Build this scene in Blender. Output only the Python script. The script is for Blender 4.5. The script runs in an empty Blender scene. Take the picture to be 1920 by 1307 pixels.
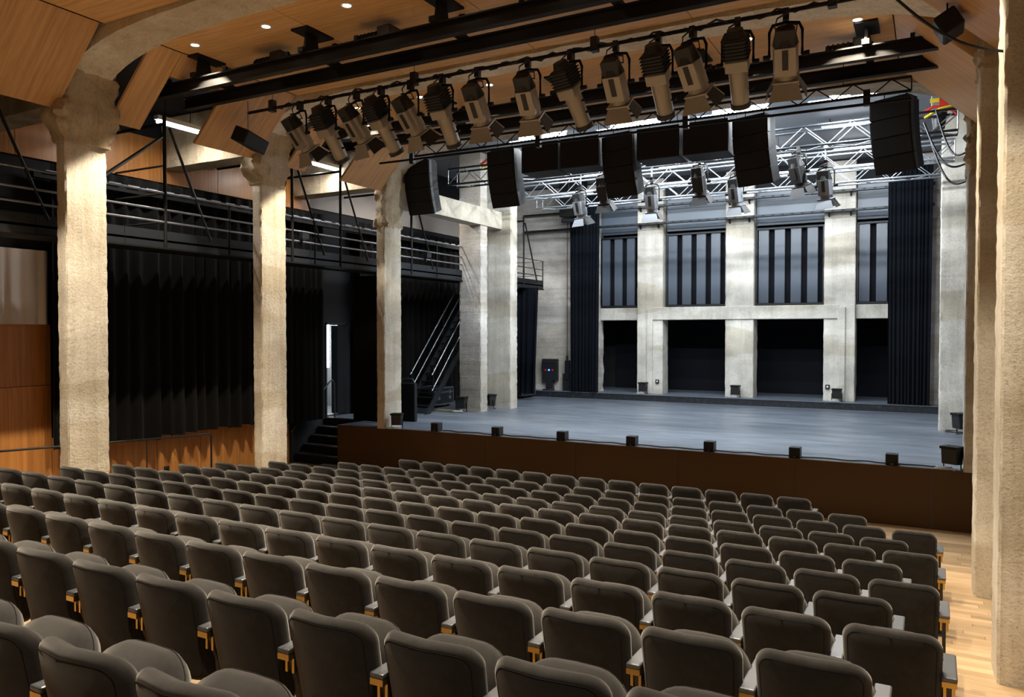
import bpy, bmesh, math, random
from mathutils import Vector, Matrix, Euler, noise
random.seed(7)
SC = bpy.context.scene
COL = SC.collection
H = 3.35            # eye height above the floor in front of the stage; heights below are given from eye level
R = math.radians
# ------------------------------------------------------------------ camera, world, exposure
cd = bpy.data.cameras.new('camera'); cam = bpy.data.objects.new('camera', cd); COL.objects.link(cam)
cd.sensor_width = 36; cd.lens = 1450/1920*36; cd.clip_end = 200
cam.location = (0, 0, H); cam.rotation_euler = (R(90-1.22), 0, R(28.6)); SC.camera = cam
w = bpy.data.worlds.new('world'); SC.world = w; w.use_nodes = True
w.node_tree.nodes['Background'].inputs[0].default_value = (.9, .92, 1, 1)
w.node_tree.nodes['Background'].inputs[1].default_value = .012
SC.view_settings.view_transform = 'Standard'; SC.view_settings.look = 'None'
SC.view_settings.gamma = 1; SC.view_settings.use_curve_mapping = False
SC.view_settings.exposure = 0.72
E_DOWN, E_LED, E_STAGE, E_GAL = 700., 135., 205., 36.
WARM = (1.0, .85, .65); COOL = (.90, .96, 1.0)

# ------------------------------------------------------------------ helpers
ROOT = {}
def base(o): return ROOT.get(o, Vector((0, 0, 0)))
def tag(o, label, cat, group=None):
    o['label'] = label; o['category'] = cat
    if group: o['group'] = group
    return o
def thing(name, loc, label=None, cat=None, group=None, kind=None):
    o = bpy.data.objects.new(name, None); COL.objects.link(o); o.empty_display_size = .1
    o.location = (loc[0], loc[1], loc[2]+H); ROOT[o] = Vector(loc)
    if label: tag(o, label, cat, group)
    if kind: o['kind'] = kind
    return o
def link(name, me, parent, loc):
    """loc: origin of the mesh in eye-level world coordinates"""
    o = bpy.data.objects.new(name, me); COL.objects.link(o); loc = Vector(loc)
    if parent is None:
        o.location = loc+Vector((0, 0, H)); ROOT[o] = loc.copy()
    else:
        o.parent = parent; o.location = loc-base(parent); ROOT[o] = loc.copy()
    return o
class MB:
    def __init__(s): s.v = []; s.f = []; s.sm = []; s.sharp = 0
    def add(s, vs, fs, smooth=False):
        n = len(s.v); s.v += [tuple(p) for p in vs]; s.f += [[i+n for i in f] for f in fs]; s.sm += [smooth]*len(fs); return s
    def box(s, c, d, rot=None):
        vs = [Vector((x*d[0]/2, y*d[1]/2, z*d[2]/2)) for x in (-1, 1) for y in (-1, 1) for z in (-1, 1)]
        if rot is not None: vs = [rot @ p for p in vs]
        vs = [p+Vector(c) for p in vs]
        return s.add(vs, [(0, 1, 3, 2), (4, 6, 7, 5), (0, 4, 5, 1), (2, 3, 7, 6), (0, 2, 6, 4), (1, 5, 7, 3)])
    def b2(s, a, b): return s.box([(a[i]+b[i])/2 for i in range(3)], [abs(b[i]-a[i]) for i in range(3)])
    def cyl(s, p, q, r, r2=None, n=12, cap=True, smooth=True):
        p = Vector(p); q = Vector(q); r2 = r if r2 is None else r2
        m = (q-p).to_track_quat('Z', 'Y').to_matrix(); vs = []
        for c, rr in ((p, r), (q, r2)):
            for k in range(n):
                a = 2*math.pi*k/n; vs.append(c+m @ Vector((rr*math.cos(a), rr*math.sin(a), 0)))
        s.add(vs, [(k, (k+1) % n, n+(k+1) % n, n+k) for k in range(n)], smooth)
        if cap: s.add(vs[:n], [list(range(n))[::-1]]); s.add(vs[n:], [list(range(n))])
        return s
    def tube(s, pts, r, n=8):
        pts = [Vector(p) for p in pts]; vs = []; k = len(pts)
        for i, p in enumerate(pts):
            d = (pts[min(i+1, k-1)]-pts[max(i-1, 0)]).normalized(); m = d.to_track_quat('Z', 'Y').to_matrix()
            for j in range(n):
                a = 2*math.pi*j/n; vs.append(p+m @ Vector((r*math.cos(a), r*math.sin(a), 0)))
        fs = [(i*n+j, i*n+(j+1) % n, (i+1)*n+(j+1) % n, (i+1)*n+j) for i in range(k-1) for j in range(n)]
        s.add(vs, fs, True); s.add(vs[:n], [list(range(n))[::-1]]); s.add(vs[-n:], [list(range(n))]); return s
    def prism(s, poly, axis, a, b):
        """poly: 2-D outline in the two other axes, extruded along axis from a to b"""
        n = len(poly); vs = []
        for t in (a, b):
            for (u, v) in poly: vs.append({'x': (t, u, v), 'y': (u, t, v), 'z': (u, v, t)}[axis])
        return s.add(vs, [list(range(n)), list(range(n, 2*n))[::-1]]+[(k, n+k, n+(k+1) % n, (k+1) % n) for k in range(n)])
    def mesh(s, name, m, o=(0, 0, 0)):
        me = bpy.data.meshes.new(name); ox, oy, oz = o
        me.from_pydata([(x-ox, y-oy, z-oz) for x, y, z in s.v], [], s.f)
        for p, t in zip(me.polygons, s.sm): p.use_smooth = t
        bm = bmesh.new(); bm.from_mesh(me); bmesh.ops.recalc_face_normals(bm, faces=bm.faces); bm.to_mesh(me); bm.free()
        me.materials.append(M[m] if isinstance(m, str) else m)
        if s.sharp: me.set_sharp_from_angle(angle=R(s.sharp))
        return me
    def build(s, name, m, parent=None, bev=0):
        xs = [p[0] for p in s.v]; ys = [p[1] for p in s.v]; zs = [p[2] for p in s.v]
        o0 = ((min(xs)+max(xs))/2, (min(ys)+max(ys))/2, min(zs))
        o = link(name, s.mesh(name, m, o0), parent, o0)
        if bev:
            md = o.modifiers.new('bevel', 'BEVEL'); md.width = bev; md.segments = 2; md.limit_method = 'ANGLE'
        return o
UNIT = {}
def rod(name, p, q, r, m, parent, n=8):
    """a straight bar sharing one unit mesh"""
    k = ('rod', m, n)
    if k not in UNIT: UNIT[k] = MB().cyl((0, 0, 0), (0, 0, 1), 1, n=n).mesh('bar', m)
    p = Vector(p); q = Vector(q); o = link(name, UNIT[k], parent, p)
    o.rotation_mode = 'QUATERNION'; o.rotation_quaternion = (q-p).to_track_quat('Z', 'Y'); o.scale = (r, r, (q-p).length); return o
def block(name, a, b, m, parent):
    k = ('block', m)
    if k not in UNIT: UNIT[k] = MB().box((0, 0, 0), (1, 1, 1)).mesh('block', m)
    c = [(a[i]+b[i])/2 for i in range(3)]; o = link(name, UNIT[k], parent, c); o.scale = [abs(b[i]-a[i]) for i in range(3)]; return o
def copy_tree(o, parent=None):
    c = o.copy(); COL.objects.link(c)
    if parent: c.parent = parent; c.matrix_parent_inverse = o.matrix_parent_inverse
    for ch in list(o.children): copy_tree(ch, c)
    return c
def place(src, loc, rz, label, cat, group, sc=1):
    c = copy_tree(src); c.scale = (sc, sc, sc); c.location = (loc[0], loc[1], loc[2]+H); c.rotation_euler = (0, 0, rz); ROOT[c] = Vector(loc)
    return tag(c, label, cat, group)
def drop(o):
    for ch in list(o.children): drop(ch)
    bpy.data.objects.remove(o)
ORD = 'first second third fourth fifth sixth seventh eighth ninth tenth eleventh twelfth thirteenth fourteenth fifteenth sixteenth seventeenth eighteenth nineteenth twentieth twenty-first'.split()

# ------------------------------------------------------------------ materials
M = {}
def mat(name, col, rough=.6, metal=0, spec=.5, emit=None, es=0, sheen=0, coat=0):
    m = bpy.data.materials.new(name); m.use_nodes = True; b = m.node_tree.nodes['Principled BSDF']
    b.inputs['Base Color'].default_value = (*col, 1); b.inputs['Roughness'].default_value = rough
    b.inputs['Metallic'].default_value = metal; b.inputs['Specular IOR Level'].default_value = spec
    b.inputs['Sheen Weight'].default_value = sheen; b.inputs['Coat Weight'].default_value = coat
    if sheen: b.inputs['Sheen Roughness'].default_value = .45
    if emit: b.inputs['Emission Color'].default_value = (*emit, 1); b.inputs['Emission Strength'].default_value = es
    M[name] = m; return m, m.node_tree.nodes, m.node_tree.links, b
def coords(nd, ln, scale, space='Object'):
    t = nd.new('ShaderNodeTexCoord'); mp = nd.new('ShaderNodeMapping'); mp.inputs['Scale'].default_value = scale
    if space == 'World':
        g = nd.new('ShaderNodeNewGeometry'); ln.new(g.outputs['Position'], mp.inputs['Vector'])
    else: ln.new(t.outputs[space], mp.inputs['Vector'])
    return mp.outputs['Vector']
def noi(nd, ln, vec, scale, detail=4, rough=.55, dist=0):
    n = nd.new('ShaderNodeTexNoise'); n.inputs['Scale'].default_value = scale; n.inputs['Detail'].default_value = detail
    n.inputs['Roughness'].default_value = rough; n.inputs['Distortion'].default_value = dist; ln.new(vec, n.inputs['Vector']); return n.outputs['Fac']
def ramp(nd, ln, fac, stops):
    r = nd.new('ShaderNodeValToRGB'); ln.new(fac, r.inputs['Fac']); e = r.color_ramp.elements
    while len(e) < len(stops): e.new(.5)
    for k, (p, c) in enumerate(stops): e[k].position = p; e[k].color = (*c, 1) if len(c) == 3 else c
    return r.outputs['Color']
def mix(nd, ln, a, b, fac, mode='MIX'):
    x = nd.new('ShaderNodeMix'); x.data_type = 'RGBA'; x.blend_type = mode
    for s, v in ((x.inputs[0], fac), (x.inputs[6], a), (x.inputs[7], b)):
        if hasattr(v, 'is_linked'): ln.new(v, s)
        else: s.default_value = v
    return x.outputs[2]
def bump(nd, ln, b, hgt, strength, dist):
    u = nd.new('ShaderNodeBump'); u.inputs['Strength'].default_value = strength; u.inputs['Distance'].default_value = dist
    ln.new(hgt, u.inputs['Height']); ln.new(u.outputs['Normal'], b.inputs['Normal'])
def concrete(name, lo, hi, streak, bstr=.7, board='v'):
    m, nd, ln, b = mat(name, hi, .88, spec=.25)
    v = coords(nd, ln, (1, 1, 1), 'World')
    sv = coords(nd, ln, (7, 7, .45) if board == 'v' else (.4, .4, 7), 'World')
    big = noi(nd, ln, v, 1.3, 6, .62); fine = noi(nd, ln, v, 26, 5, .7); st = noi(nd, ln, sv, 1, 5, .65)
    c = ramp(nd, ln, big, [(.3, lo), (.62, hi)])
    c = mix(nd, ln, c, ramp(nd, ln, st, [(.32, streak), (.55, (1, 1, 1))]), .55, 'MULTIPLY')
    c = mix(nd, ln, c, ramp(nd, ln, fine, [(.3, (.62, .58, .52)), (.5, (1, 1, 1))]), .6, 'MULTIPLY')
    lift = nd.new('ShaderNodeTexNoise'); lift.inputs['Scale'].default_value = .55; lift.inputs['Detail'].default_value = 7; lift.inputs['Roughness'].default_value = .45; ln.new(coords(nd, ln, (.35, .35, 1.6), 'World'), lift.inputs['Vector'])
    c = mix(nd, ln, c, ramp(nd, ln, lift.outputs['Fac'], [(.44, (.80, .76, .68)), (.47, (1, 1, 1)), (.56, (1, 1, 1)), (.585, (.88, .87, .86))]), .8, 'MULTIPLY')
    pit = noi(nd, ln, v, 55, 2, .5); c = mix(nd, ln, c, ramp(nd, ln, pit, [(.27, (.35, .31, .25)), (.33, (1, 1, 1))]), .8, 'MULTIPLY')
    ln.new(c, b.inputs['Base Color'])
    h = nd.new('ShaderNodeMath'); h.operation = 'MULTIPLY_ADD'; ln.new(st, h.inputs[0]); h.inputs[1].default_value = .8; ln.new(fine, h.inputs[2])
    bump(nd, ln, b, h.outputs[0], bstr, .02)
concrete('concrete_house', (.60, .55, .45), (.78, .74, .64), (.72, .66, .56))
concrete('concrete_stage', (.46, .44, .40), (.68, .66, .60), (.72, .70, .66), .55)
concrete('concrete_board', (.44, .42, .40), (.66, .64, .60), (.62, .58, .55), .8, 'h')
concrete('concrete_broken', (.36, .29, .19), (.62, .54, .40), (.7, .62, .5), 1.0)
def wood(name, lo, hi, scale, rough=.42, space='Object', var=.25):
    m, nd, ln, b = mat(name, hi, rough, spec=.4)
    v = coords(nd, ln, scale, space)
    g = noi(nd, ln, v, 1.6, 7, .62, .6); f = noi(nd, ln, v, 9, 3, .6)
    c = ramp(nd, ln, g, [(.3, lo), (.66, hi)])
    c = mix(nd, ln, c, ramp(nd, ln, f, [(.35, (.8, .76, .7)), (.6, (1, 1, 1))]), .5, 'MULTIPLY')
    oi = nd.new('ShaderNodeObjectInfo')
    c = mix(nd, ln, c, ramp(nd, ln, oi.outputs['Random'], [(0, (1-var, 1-var, 1-var*1.15)), (1, (1, 1, 1))]), 1., 'MULTIPLY')
    ln.new(c, b.inputs['Base Color']); bump(nd, ln, b, f, .08, .003)
wood('wood_ceiling', (.56, .32, .125), (.82, .51, .225), (.45, 13, 13), .4, var=.12)
wood('wood_flap', (.52, .29, .12), (.76, .46, .205), (.45, 13, .45), .4, var=.12)
wood('wood_wall', (.34, .13, .03), (.56, .25, .07), (12, 12, .4), .35, var=.15)
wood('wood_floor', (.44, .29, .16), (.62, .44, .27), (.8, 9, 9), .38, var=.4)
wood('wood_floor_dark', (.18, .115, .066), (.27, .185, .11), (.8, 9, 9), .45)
m, nd, ln, b = mat('velvet', (.06, .056, .052), .95, spec=.12, sheen=.40)
b.inputs['Sheen Tint'].default_value = (.75, .72, .68, 1)
v = coords(nd, ln, (1, 1, 1)); n1 = noi(nd, ln, v, 9, 5, .7); ln.new(ramp(nd, ln, n1, [(.3, (.012, .0113, .0106)), (.7, (.024, .0228, .0216))]), b.inputs['Base Color'])
bump(nd, ln, b, noi(nd, ln, v, 260, 2), .15, .002)
mat('piping', (.010, .0095, .009), .9, spec=.1)
mat('arm_pad', (.09, .095, .105), .36, metal=.25)
mat('brass', (.50, .33, .09), .32, metal=.9)
mat('black_frame', (.012, .012, .012), .5)
mat('black_metal', (.007, .0068, .0065), .55, spec=.22)
mat('dark_steel', (.022, .026, .032), .4, metal=.4)
mat('steel', (.32, .34, .37), .35, metal=.9)
mat('alu', (.36, .39, .43), .38, metal=.9)
mat('lamp_tan', (.36, .325, .27), .42, metal=.4)
mat('lamp_silver', (.24, .26, .29), .45, metal=.3)
mat('lens', (.02, .02, .025), .05, spec=.8)
mat('speaker_black', (.008, .008, .009), .62, spec=.3)
mat('speaker_edge', (.028, .03, .033), .45)
mat('cable', (.01, .01, .01), .5)
mat('cable_pale', (.5, .52, .55), .5)
mat('yellow', (.75, .55, .03), .5); mat('red', (.6, .03, .02), .5); mat('blue_led', (.02, .06, .5), .4, emit=(.05, .2, 1), es=2)
mat('white_plastic', (.75, .75, .73), .5)
mat('lamp_glow', (1, 1, 1), .5, emit=COOL, es=26)
mat('tube_glow', (1, 1, 1), .5, emit=(.95, .97, 1), es=14)
mat('spot_glow', (1, 1, 1), .5, emit=(1, .86, .66), es=20)
mat('case_black', (.012, .014, .018), .5)
mat('fascia_brown', (.075, .037, .011), .45, spec=.3)
mat('dark_void', (.006, .007, .01), .8, spec=.1)
mat('corridor', (.6, .62, .64), .7)
mat('panel_blue', (.085, .11, .145), .36, spec=.5)
mat('slat_blue', (.068, .085, .112), .3, spec=.5)
mat('black_wall', (.012, .013, .015), .75, spec=.2)
mat('grey_sheet', (.22, .245, .28), .6)
mat('gallery_wall', (.33, .29, .26), .8)
mat('white_drape', (.62, .57, .54), .9, spec=.1)
def cloth(name, col, sheen):
    m, nd, ln, b = mat(name, col, .92, spec=.1, sheen=sheen); v = coords(nd, ln, (1, 1, 1)); bump(nd, ln, b, noi(nd, ln, v, 120, 2), .1, .002)
cloth('drape_black', (.0075, .0072, .007), .03); cloth('drape_blue', (.0035, .005, .0085), .03)
m, nd, ln, b = mat('stage_deck', (.055, .066, .085), .42, spec=.45)
v = coords(nd, ln, (.45, 1.6, 1), 'World'); n1 = noi(nd, ln, v, 1.4, 6, .6, .5); n2 = noi(nd, ln, coords(nd, ln, (1, 1, 1), 'World'), 14, 4, .65)
c = ramp(nd, ln, n1, [(.3, (.058, .076, .102)), (.7, (.15, .17, .20))]); c = mix(nd, ln, c, ramp(nd, ln, n2, [(.3, (.8, .8, .82)), (.7, (1.15, 1.15, 1.15))]), .5, 'MULTIPLY'); ln.new(c, b.inputs['Base Color'])
ln.new(ramp(nd, ln, n1, [(.2, (.5, .5, .5)), (.8, (.36, .36, .36))]), b.inputs['Roughness'])
m, nd, ln, b = mat('worn_black', (.014, .016, .02), .55)
n1 = noi(nd, ln, coords(nd, ln, (1, 1, 1), 'World'), 9, 6, .7); ln.new(ramp(nd, ln, n1, [(.5, (.012, .014, .018)), (.72, (.05, .055, .065)), (.8, (.12, .12, .12))]), b.inputs['Base Color'])

def spot(parent, loc, to, e, col, size, blend, rad=.06):
    l = bpy.data.lights.new('spot_light', 'SPOT'); l.energy = e; l.color = col; l.spot_size = R(size); l.spot_blend = blend; l.shadow_soft_size = rad
    o = bpy.data.objects.new('spot_light', l); COL.objects.link(o); o.parent = parent; o.location = Vector(loc)-base(parent)
    o.rotation_mode = 'QUATERNION'; o.rotation_quaternion = (Vector(to)-Vector(loc)).to_track_quat('-Z', 'Y'); return o
def area(parent, loc, to, e, col, sx, sy):
    l = bpy.data.lights.new('area_light', 'AREA'); l.shape = 'RECTANGLE'; l.size = sx; l.size_y = sy; l.energy = e; l.color = col
    o = bpy.data.objects.new('area_light', l); COL.objects.link(o); o.parent = parent; o.location = Vector(loc)-base(parent)
    o.rotation_mode = 'QUATERNION'; o.rotation_quaternion = (Vector(to)-Vector(loc)).to_track_quat('-Z', 'Y'); return o

# ------------------------------------------------------------------ the shell of the hall
XL, XR = -14.6, 3.5           # side walls
CL, CR = -11.55, .46          # inner faces of the two rows of columns
CT = .24                      # their thickness
FR = [(3.23, 3.90), (7.08, 7.75), (10.95, 11.62), (14.80, 15.48)]   # the concrete frames, front to back
ZC = 4.45                     # ceiling
ZS = -2.326                   # stage
YS, YB = 14.92, 25.5          # stage front, back wall
PROF = [(-4, -1.0), (0, -1.62), (1.5, -1.87), (2.6, -2.045), (3.57, -2.205), (4.545, -2.365), (5.52, -2.515), (6.495, -2.67), (7.47, -2.81), (8.445, -2.935), (9.42, -3.07), (10.395, -3.175), (11.37, -3.28), (12.3, -3.285), (13.0, -3.35), (14.9, -3.35)]
def fz(y):
    for (a, za), (b, zb) in zip(PROF, PROF[1:]):
        if y <= b: return za+(zb-za)*(y-a)/(b-a)
    return PROF[-1][1]
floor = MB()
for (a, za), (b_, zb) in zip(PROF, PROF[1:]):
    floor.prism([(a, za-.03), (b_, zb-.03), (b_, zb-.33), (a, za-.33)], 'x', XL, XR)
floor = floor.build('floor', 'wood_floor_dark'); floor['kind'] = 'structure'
y = 2.0; wp = .145; i = 0                                            # boards of the right-hand aisle and of the strip before the stage
while y < 14.88:
    x0 = -2.6 if y > 11.9 else -.02
    cuts = [x0]; t = x0-random.random()*1.2
    while t < 1.2:
        t += random.uniform(.9, 1.9)
        if x0+.15 < t < 1.1: cuts.append(t)
    cuts.append(1.25)
    ye = min(y+wp-.004, 14.9); s = (fz(ye)-fz(y))/(ye-y)
    for a, b_ in zip(cuts, cuts[1:]):
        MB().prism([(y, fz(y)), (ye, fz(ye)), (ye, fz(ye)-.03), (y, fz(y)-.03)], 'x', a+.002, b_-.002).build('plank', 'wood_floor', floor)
    y += wp
w_ = MB().b2((XL-.3, -4, -3.6), (XL, 16.1, 5.4)); w_.b2((XL-.3, 17.0, -3.6), (XL, YB+3, 5.4)); w_.b2((XL-.3, 16.1, .26), (XL, 17.0, 5.4)); w_.b2((XL-.3, 16.1, -3.6), (XL, 17.0, ZS))
wall_left = w_.build('wall_left', 'black_wall'); wall_left['kind'] = 'structure'
# timber lining of the left wall: low dado behind the curtain hem, taller boards beside the curtain, a strip above the gallery
yy = 3.0
while yy < 14.5:
    ye = min(yy+1.12, 14.7)
    top = [fz(ye)+.95, .14][0] if yy > 8.3 else -1.0
    MB().b2((XL, yy+.006, fz(ye)-.2), (XL+.05, ye-.006, -2.0 if yy > 8.3 else -1.0)).build('panel', 'wood_wall', wall_left)
    if yy < 8.3: MB().b2((XL, yy+.006, -.99), (XL+.05, ye-.006, .14)).build('panel', 'wood_wall', wall_left)
    yy += 1.12
yy = 2.0
while yy < 14.4:
    MB().b2((XL, yy+.006, 3.2), (XL+.05, yy+1.5-.006, 4.1)).build('panel', 'wood_wall', wall_left); yy += 1.5
MB().b2((XL, 14.5, 3.3), (XL+.04, 25.4, 4.4)).build('upper_strip', 'gallery_wall', wall_left)
wr = MB().b2((XR, -4, -3.6), (XR+.3, YB+3, 5.4)).build('wall_right', 'gallery_wall'); wr['kind'] = 'structure'
wb = MB().b2((XL, -4.3, -3.6), (XR, -4, 5.4)).build('wall_rear', 'black_wall'); wb['kind'] = 'structure'
ceil = thing('ceiling', (-5.5, 6, ZC), kind='structure')
MB().b2((XL, -4, ZC+.12), (XR, FR[3][1], ZC+.35)).build('slab', 'black_wall', ceil)
FOLD_L, FOLD_R = -10.55, -.55
bays = [(-4.0, FR[0][0]), (FR[0][1], FR[1][0]), (FR[1][1], FR[2][0]), (FR[2][1], FR[3][0])]
for a, b_ in bays:
    n = 4
    for k in range(n):
        x0 = FOLD_L+(FOLD_R-FOLD_L)*k/n; x1 = FOLD_L+(FOLD_R-FOLD_L)*(k+1)/n
        MB().b2((x0+.006, a+.01, ZC), (x1-.006, b_-.01, ZC+.06)).build('panel', 'wood_ceiling', ceil)
def flap(side, a, b_, part=1.0):
    xf, xb = (FOLD_L, -11.62) if side < 0 else (FOLD_R, .62)
    sg = 1 if side < 0 else -1; xb = xf+(xb-xf)*part; zb = ZC+(3.36-ZC)*part
    MB().prism([(xf-sg*.012, ZC-.01), (xb, zb), (xb-sg*.045, zb+.025), (xf-sg*.055, ZC+.02)], 'y', a, b_).build('sloped_panel', 'wood_flap', ceil)
for a, b_ in [(.6, 3.15), (3.98, 5.5), (5.512, 7.0), (7.86, 8.39), (9.47, 10.88), (11.70, 12.22), (13.33, 14.74)]: flap(-1, a, b_)
for a, b_ in [(8.4, 9.46), (12.23, 13.32)]: flap(-1, a, b_, .3)
for a, b_ in [(.6, 3.15), (3.98, 7.0), (7.86, 10.88), (11.70, 14.74)]:
    flap(1, a, b_)
    for yv in (a, b_-.02): MB().prism([(FOLD_R+.06, ZC+.02), (.62, 3.40), (.62, ZC+.1)], 'y', yv, yv+.02).build('end_cheek', 'wood_flap', ceil)

# ------------------------------------------------------------------ concrete columns and frame beams
def rough_prism(ringfun, z0, z1, dz, amp, seed, fr=5.0, octv=3, low=.12):
    """rings: list of xy points at height z -> displaced closed skin"""
    n = int((z1-z0)/dz)+1; rings = []
    for k in range(n+1):
        z = z0+(z1-z0)*k/n; ring = []
        for (x, y, nx, ny, e) in ringfun(z):
            q = Vector((x*fr+seed, y*fr, z*fr)); d = noise.fractal(q, .9, 2.1, octv)
            d2 = noise.noise(Vector((x*1.7, y*1.7+seed, z*1.7)))
            a = amp*e*d+amp*low*d2
            ring.append((x+nx*a, y+ny*a, z))
        rings.append(ring)
    m = MB(); m.sharp = 40; L = len(rings[0]); vs = [p for r in rings for p in r]
    fs = [(k*L+j, k*L+(j+1) % L, (k+1)*L+(j+1) % L, (k+1)*L+j) for k in range(n) for j in range(L)]
    m.add(vs, fs, True); m.add(rings[0], [list(range(L))[::-1]]); m.add(rings[-1], [list(range(L))]); return m
def rect_ring(x0, x1, y0, y1, step=.06, ch=.02, cnt=None):
    """outline with small worn corners; e = roughness factor, more at corners"""
    pts = []
    nx = max(2, int((x1-x0)/step)); ny = max(2, int((y1-y0)/step))
    if cnt: nx, ny = cnt
    def run(ax, ay, bx, by, n, nnx, nny):
        for k in range(n+1):
            t = k/n; e = .35+1.0*max(0, 1-min(t, 1-t)*n/1.2)
            pts.append((ax+(bx-ax)*t, ay+(by-ay)*t, nnx, nny, e))
    run(x0+ch, y0, x1-ch, y0, nx, 0, -1); run(x1, y0+ch, x1, y1-ch, ny, 1, 0)
    run(x1-ch, y1, x0+ch, y1, nx, 0, 1); run(x0, y1-ch, x0, y0+ch, ny, -1, 0); return pts
def column(label, x0, x1, y0, y1, zb, zt, m, amp=.012, seed=0, cap=None, group=None):
    t = thing('concrete_column', ((x0+x1)/2, (y0+y1)/2, zb), label, 'column', group)
    zs = cap[0] if cap else zt
    rough_prism(lambda z: rect_ring(x0, x1, y0, y1), zb, zs, .06, amp, seed, 9.0).build('shaft', m, t)
    if cap:
        zs, fn, cm = cap
        rough_prism(lambda z: rect_ring(x0-fn(z)[2], x1+fn(z)[3], y0-fn(z)[0], y1+fn(z)[1], .05, .04, (8, 16)), zs-.03, zt, .045, .10, seed+3, 4.4, 4, .3).build('broken_capital', cm, t)
    return t
def bulge(z, c, wd): return math.exp(-((z-c)/wd)**2)
cap1 = lambda z: (.20*bulge(z, 3.28, .24)+.10*max(0, min(1, (z-3.4)/.5)), .12*bulge(z, 3.25, .25)+.10*max(0, min(1, (z-3.3)/.4)), .1, .05+.12*bulge(z, 3.3, .3)+.30*max(0, (z-3.6)))
cap2 = lambda z: (.17*bulge(z, 3.22, .22)+.02, .04+.05*max(0, min(1, (z-3.4)/.5)), .1, .02+.08*bulge(z, 3.2, .25)+.25*max(0, (z-3.6)))
cap3 = lambda z: (.0+.02*bulge(z, 3.2, .3), .03, .05, .0+.18*max(0, (z-3.2)))
LX0, LX1, RX0, RX1 = CL-CT, CL, CR, CR+CT
column('pale rough concrete column behind the camera-side end of the left aisle', LX0, LX1, *FR[0], fz(3.5)-.2, 4.35, 'concrete_house', .012, 1, (2.95, cap1, 'concrete_broken'))
column('tall pale concrete column nearest the left edge with a broken bulging top', LX0, LX1, *FR[1], fz(7.4)-.2, 4.35, 'concrete_house', .010, 2, (2.92, cap1, 'concrete_broken'))
column('pale concrete column between the two black curtains left of the steps', LX0, LX1, *FR[2], fz(11.3)-.2, 4.35, 'concrete_house', .010, 5, (2.92, cap2, 'concrete_broken'))
column('concrete column on the left front corner of the stage, orange-lit edge', LX0, LX1, *FR[3], ZS, 4.35, 'concrete_house', .009, 9, (2.55, cap3, 'concrete_broken'))  # orange on the front edge comes from the warm lamps, no stain
column('brightly lit rough concrete column at the right edge of the picture', RX0, RX1, *FR[1], fz(7.4)-.2, 4.35, 'concrete_house', .007, 12, (3.0, lambda z: (.0, .0, .0, .03), 'concrete_broken'))
column('lit concrete column beside the right-hand aisle', RX0, RX1, *FR[2], fz(11.3)-.2, 4.35, 'concrete_house', .007, 15, (3.2, lambda z: (.0, .0, .0, .03), 'concrete_broken'))
column('concrete column at the right front corner of the stage', RX0, RX1, *FR[3], ZS, 4.35, 'concrete_stage', .006, 18, (2.6, lambda z: (.0, .0, .0, .03), 'concrete_broken'))
def frame_beam(fr, label, m):
    t = thing('frame_beam', (-5.5, sum(fr)/2, 4.3), label, 'beam')
    a, b_ = fr; xs = [XL+.3+.2*k for k in range(int((XR-XL-.6)/.2)+1)]
    inside = [CL-.1+k*(CR-CL+.2)/60 for k in range(61)]
    m1 = MB(); rings = []
    for x in inside:
        d = min(x-CL, CR-x)+.1; zb = 4.40-.62*math.exp(-max(d, 0)/.75)
        ring = []
        for (y, z) in [(a, zb), (a+.2, zb), (a+.45, zb), (b_, zb), (b_, ZC+.14), (a, ZC+.14)]:
            e = noise.fractal(Vector((x*3, y*3, z*3)), .8, 2.1, 3)*.035
            ring.append((x, y+(e if z < 4.45 else 0), z+(e if z < 4.45 else 0)))
        rings.append(ring)
    L = 6; vs = [p for r in rings for p in r]
    m1.add(vs, [(k*L+j, k*L+(j+1) % L, (k+1)*L+(j+1) % L, (k+1)*L+j) for k in range(len(rings)-1) for j in range(L)])
    m1.add(rings[0], [list(range(L))]); m1.add(rings[-1], [list(range(L))[::-1]])
    m1.build('span', m, t)
    for x0, x1 in ((XL, LX0+.05), (RX1-.05, XR)):
        rough_prism(lambda z: rect_ring(x0, x1, a+.08, b_-.08, .1, .04), 3.5, ZC+.1, .07, .05, x0, 3).build('gallery_stub', 'concrete_broken', t)
frame_beam(FR[0], 'concrete ceiling beam over the rear seats', 'concrete_house')
frame_beam(FR[1], 'concrete beam rising from the leftmost column across the timber ceiling', 'concrete_house')
frame_beam(FR[2], 'concrete ceiling beam running behind the row of spotlights', 'concrete_house')
frame_beam(FR[3], 'concrete beam over the stage opening', 'concrete_stage')
# stage house columns and the low side beam
column('narrow grey concrete pier on stage left under the low side beam', -12.30, -11.55, 19.30, 19.68, ZS, 5.2, 'concrete_board', .012, 21)
column('broad grey concrete pier on stage left behind the narrow one', -12.07, -11.22, 20.50, 20.92, ZS, 5.2, 'concrete_stage', .012, 24)
column('grey concrete pier standing on the right side of the stage', .12, .66, 20.75, 21.2, ZS, 5.2, 'concrete_stage', .010, 27)
t = thing('side_beam', (-11.7, 18, 3.11), 'low concrete beam running from the stage column to the grey piers', 'beam')
rough_prism(lambda z: rect_ring(-11.95, -11.52, 15.4, 20.55, .12, .03), 3.11, 3.62, .08, .015, 31, 4).build('span', 'concrete_stage', t)

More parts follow.
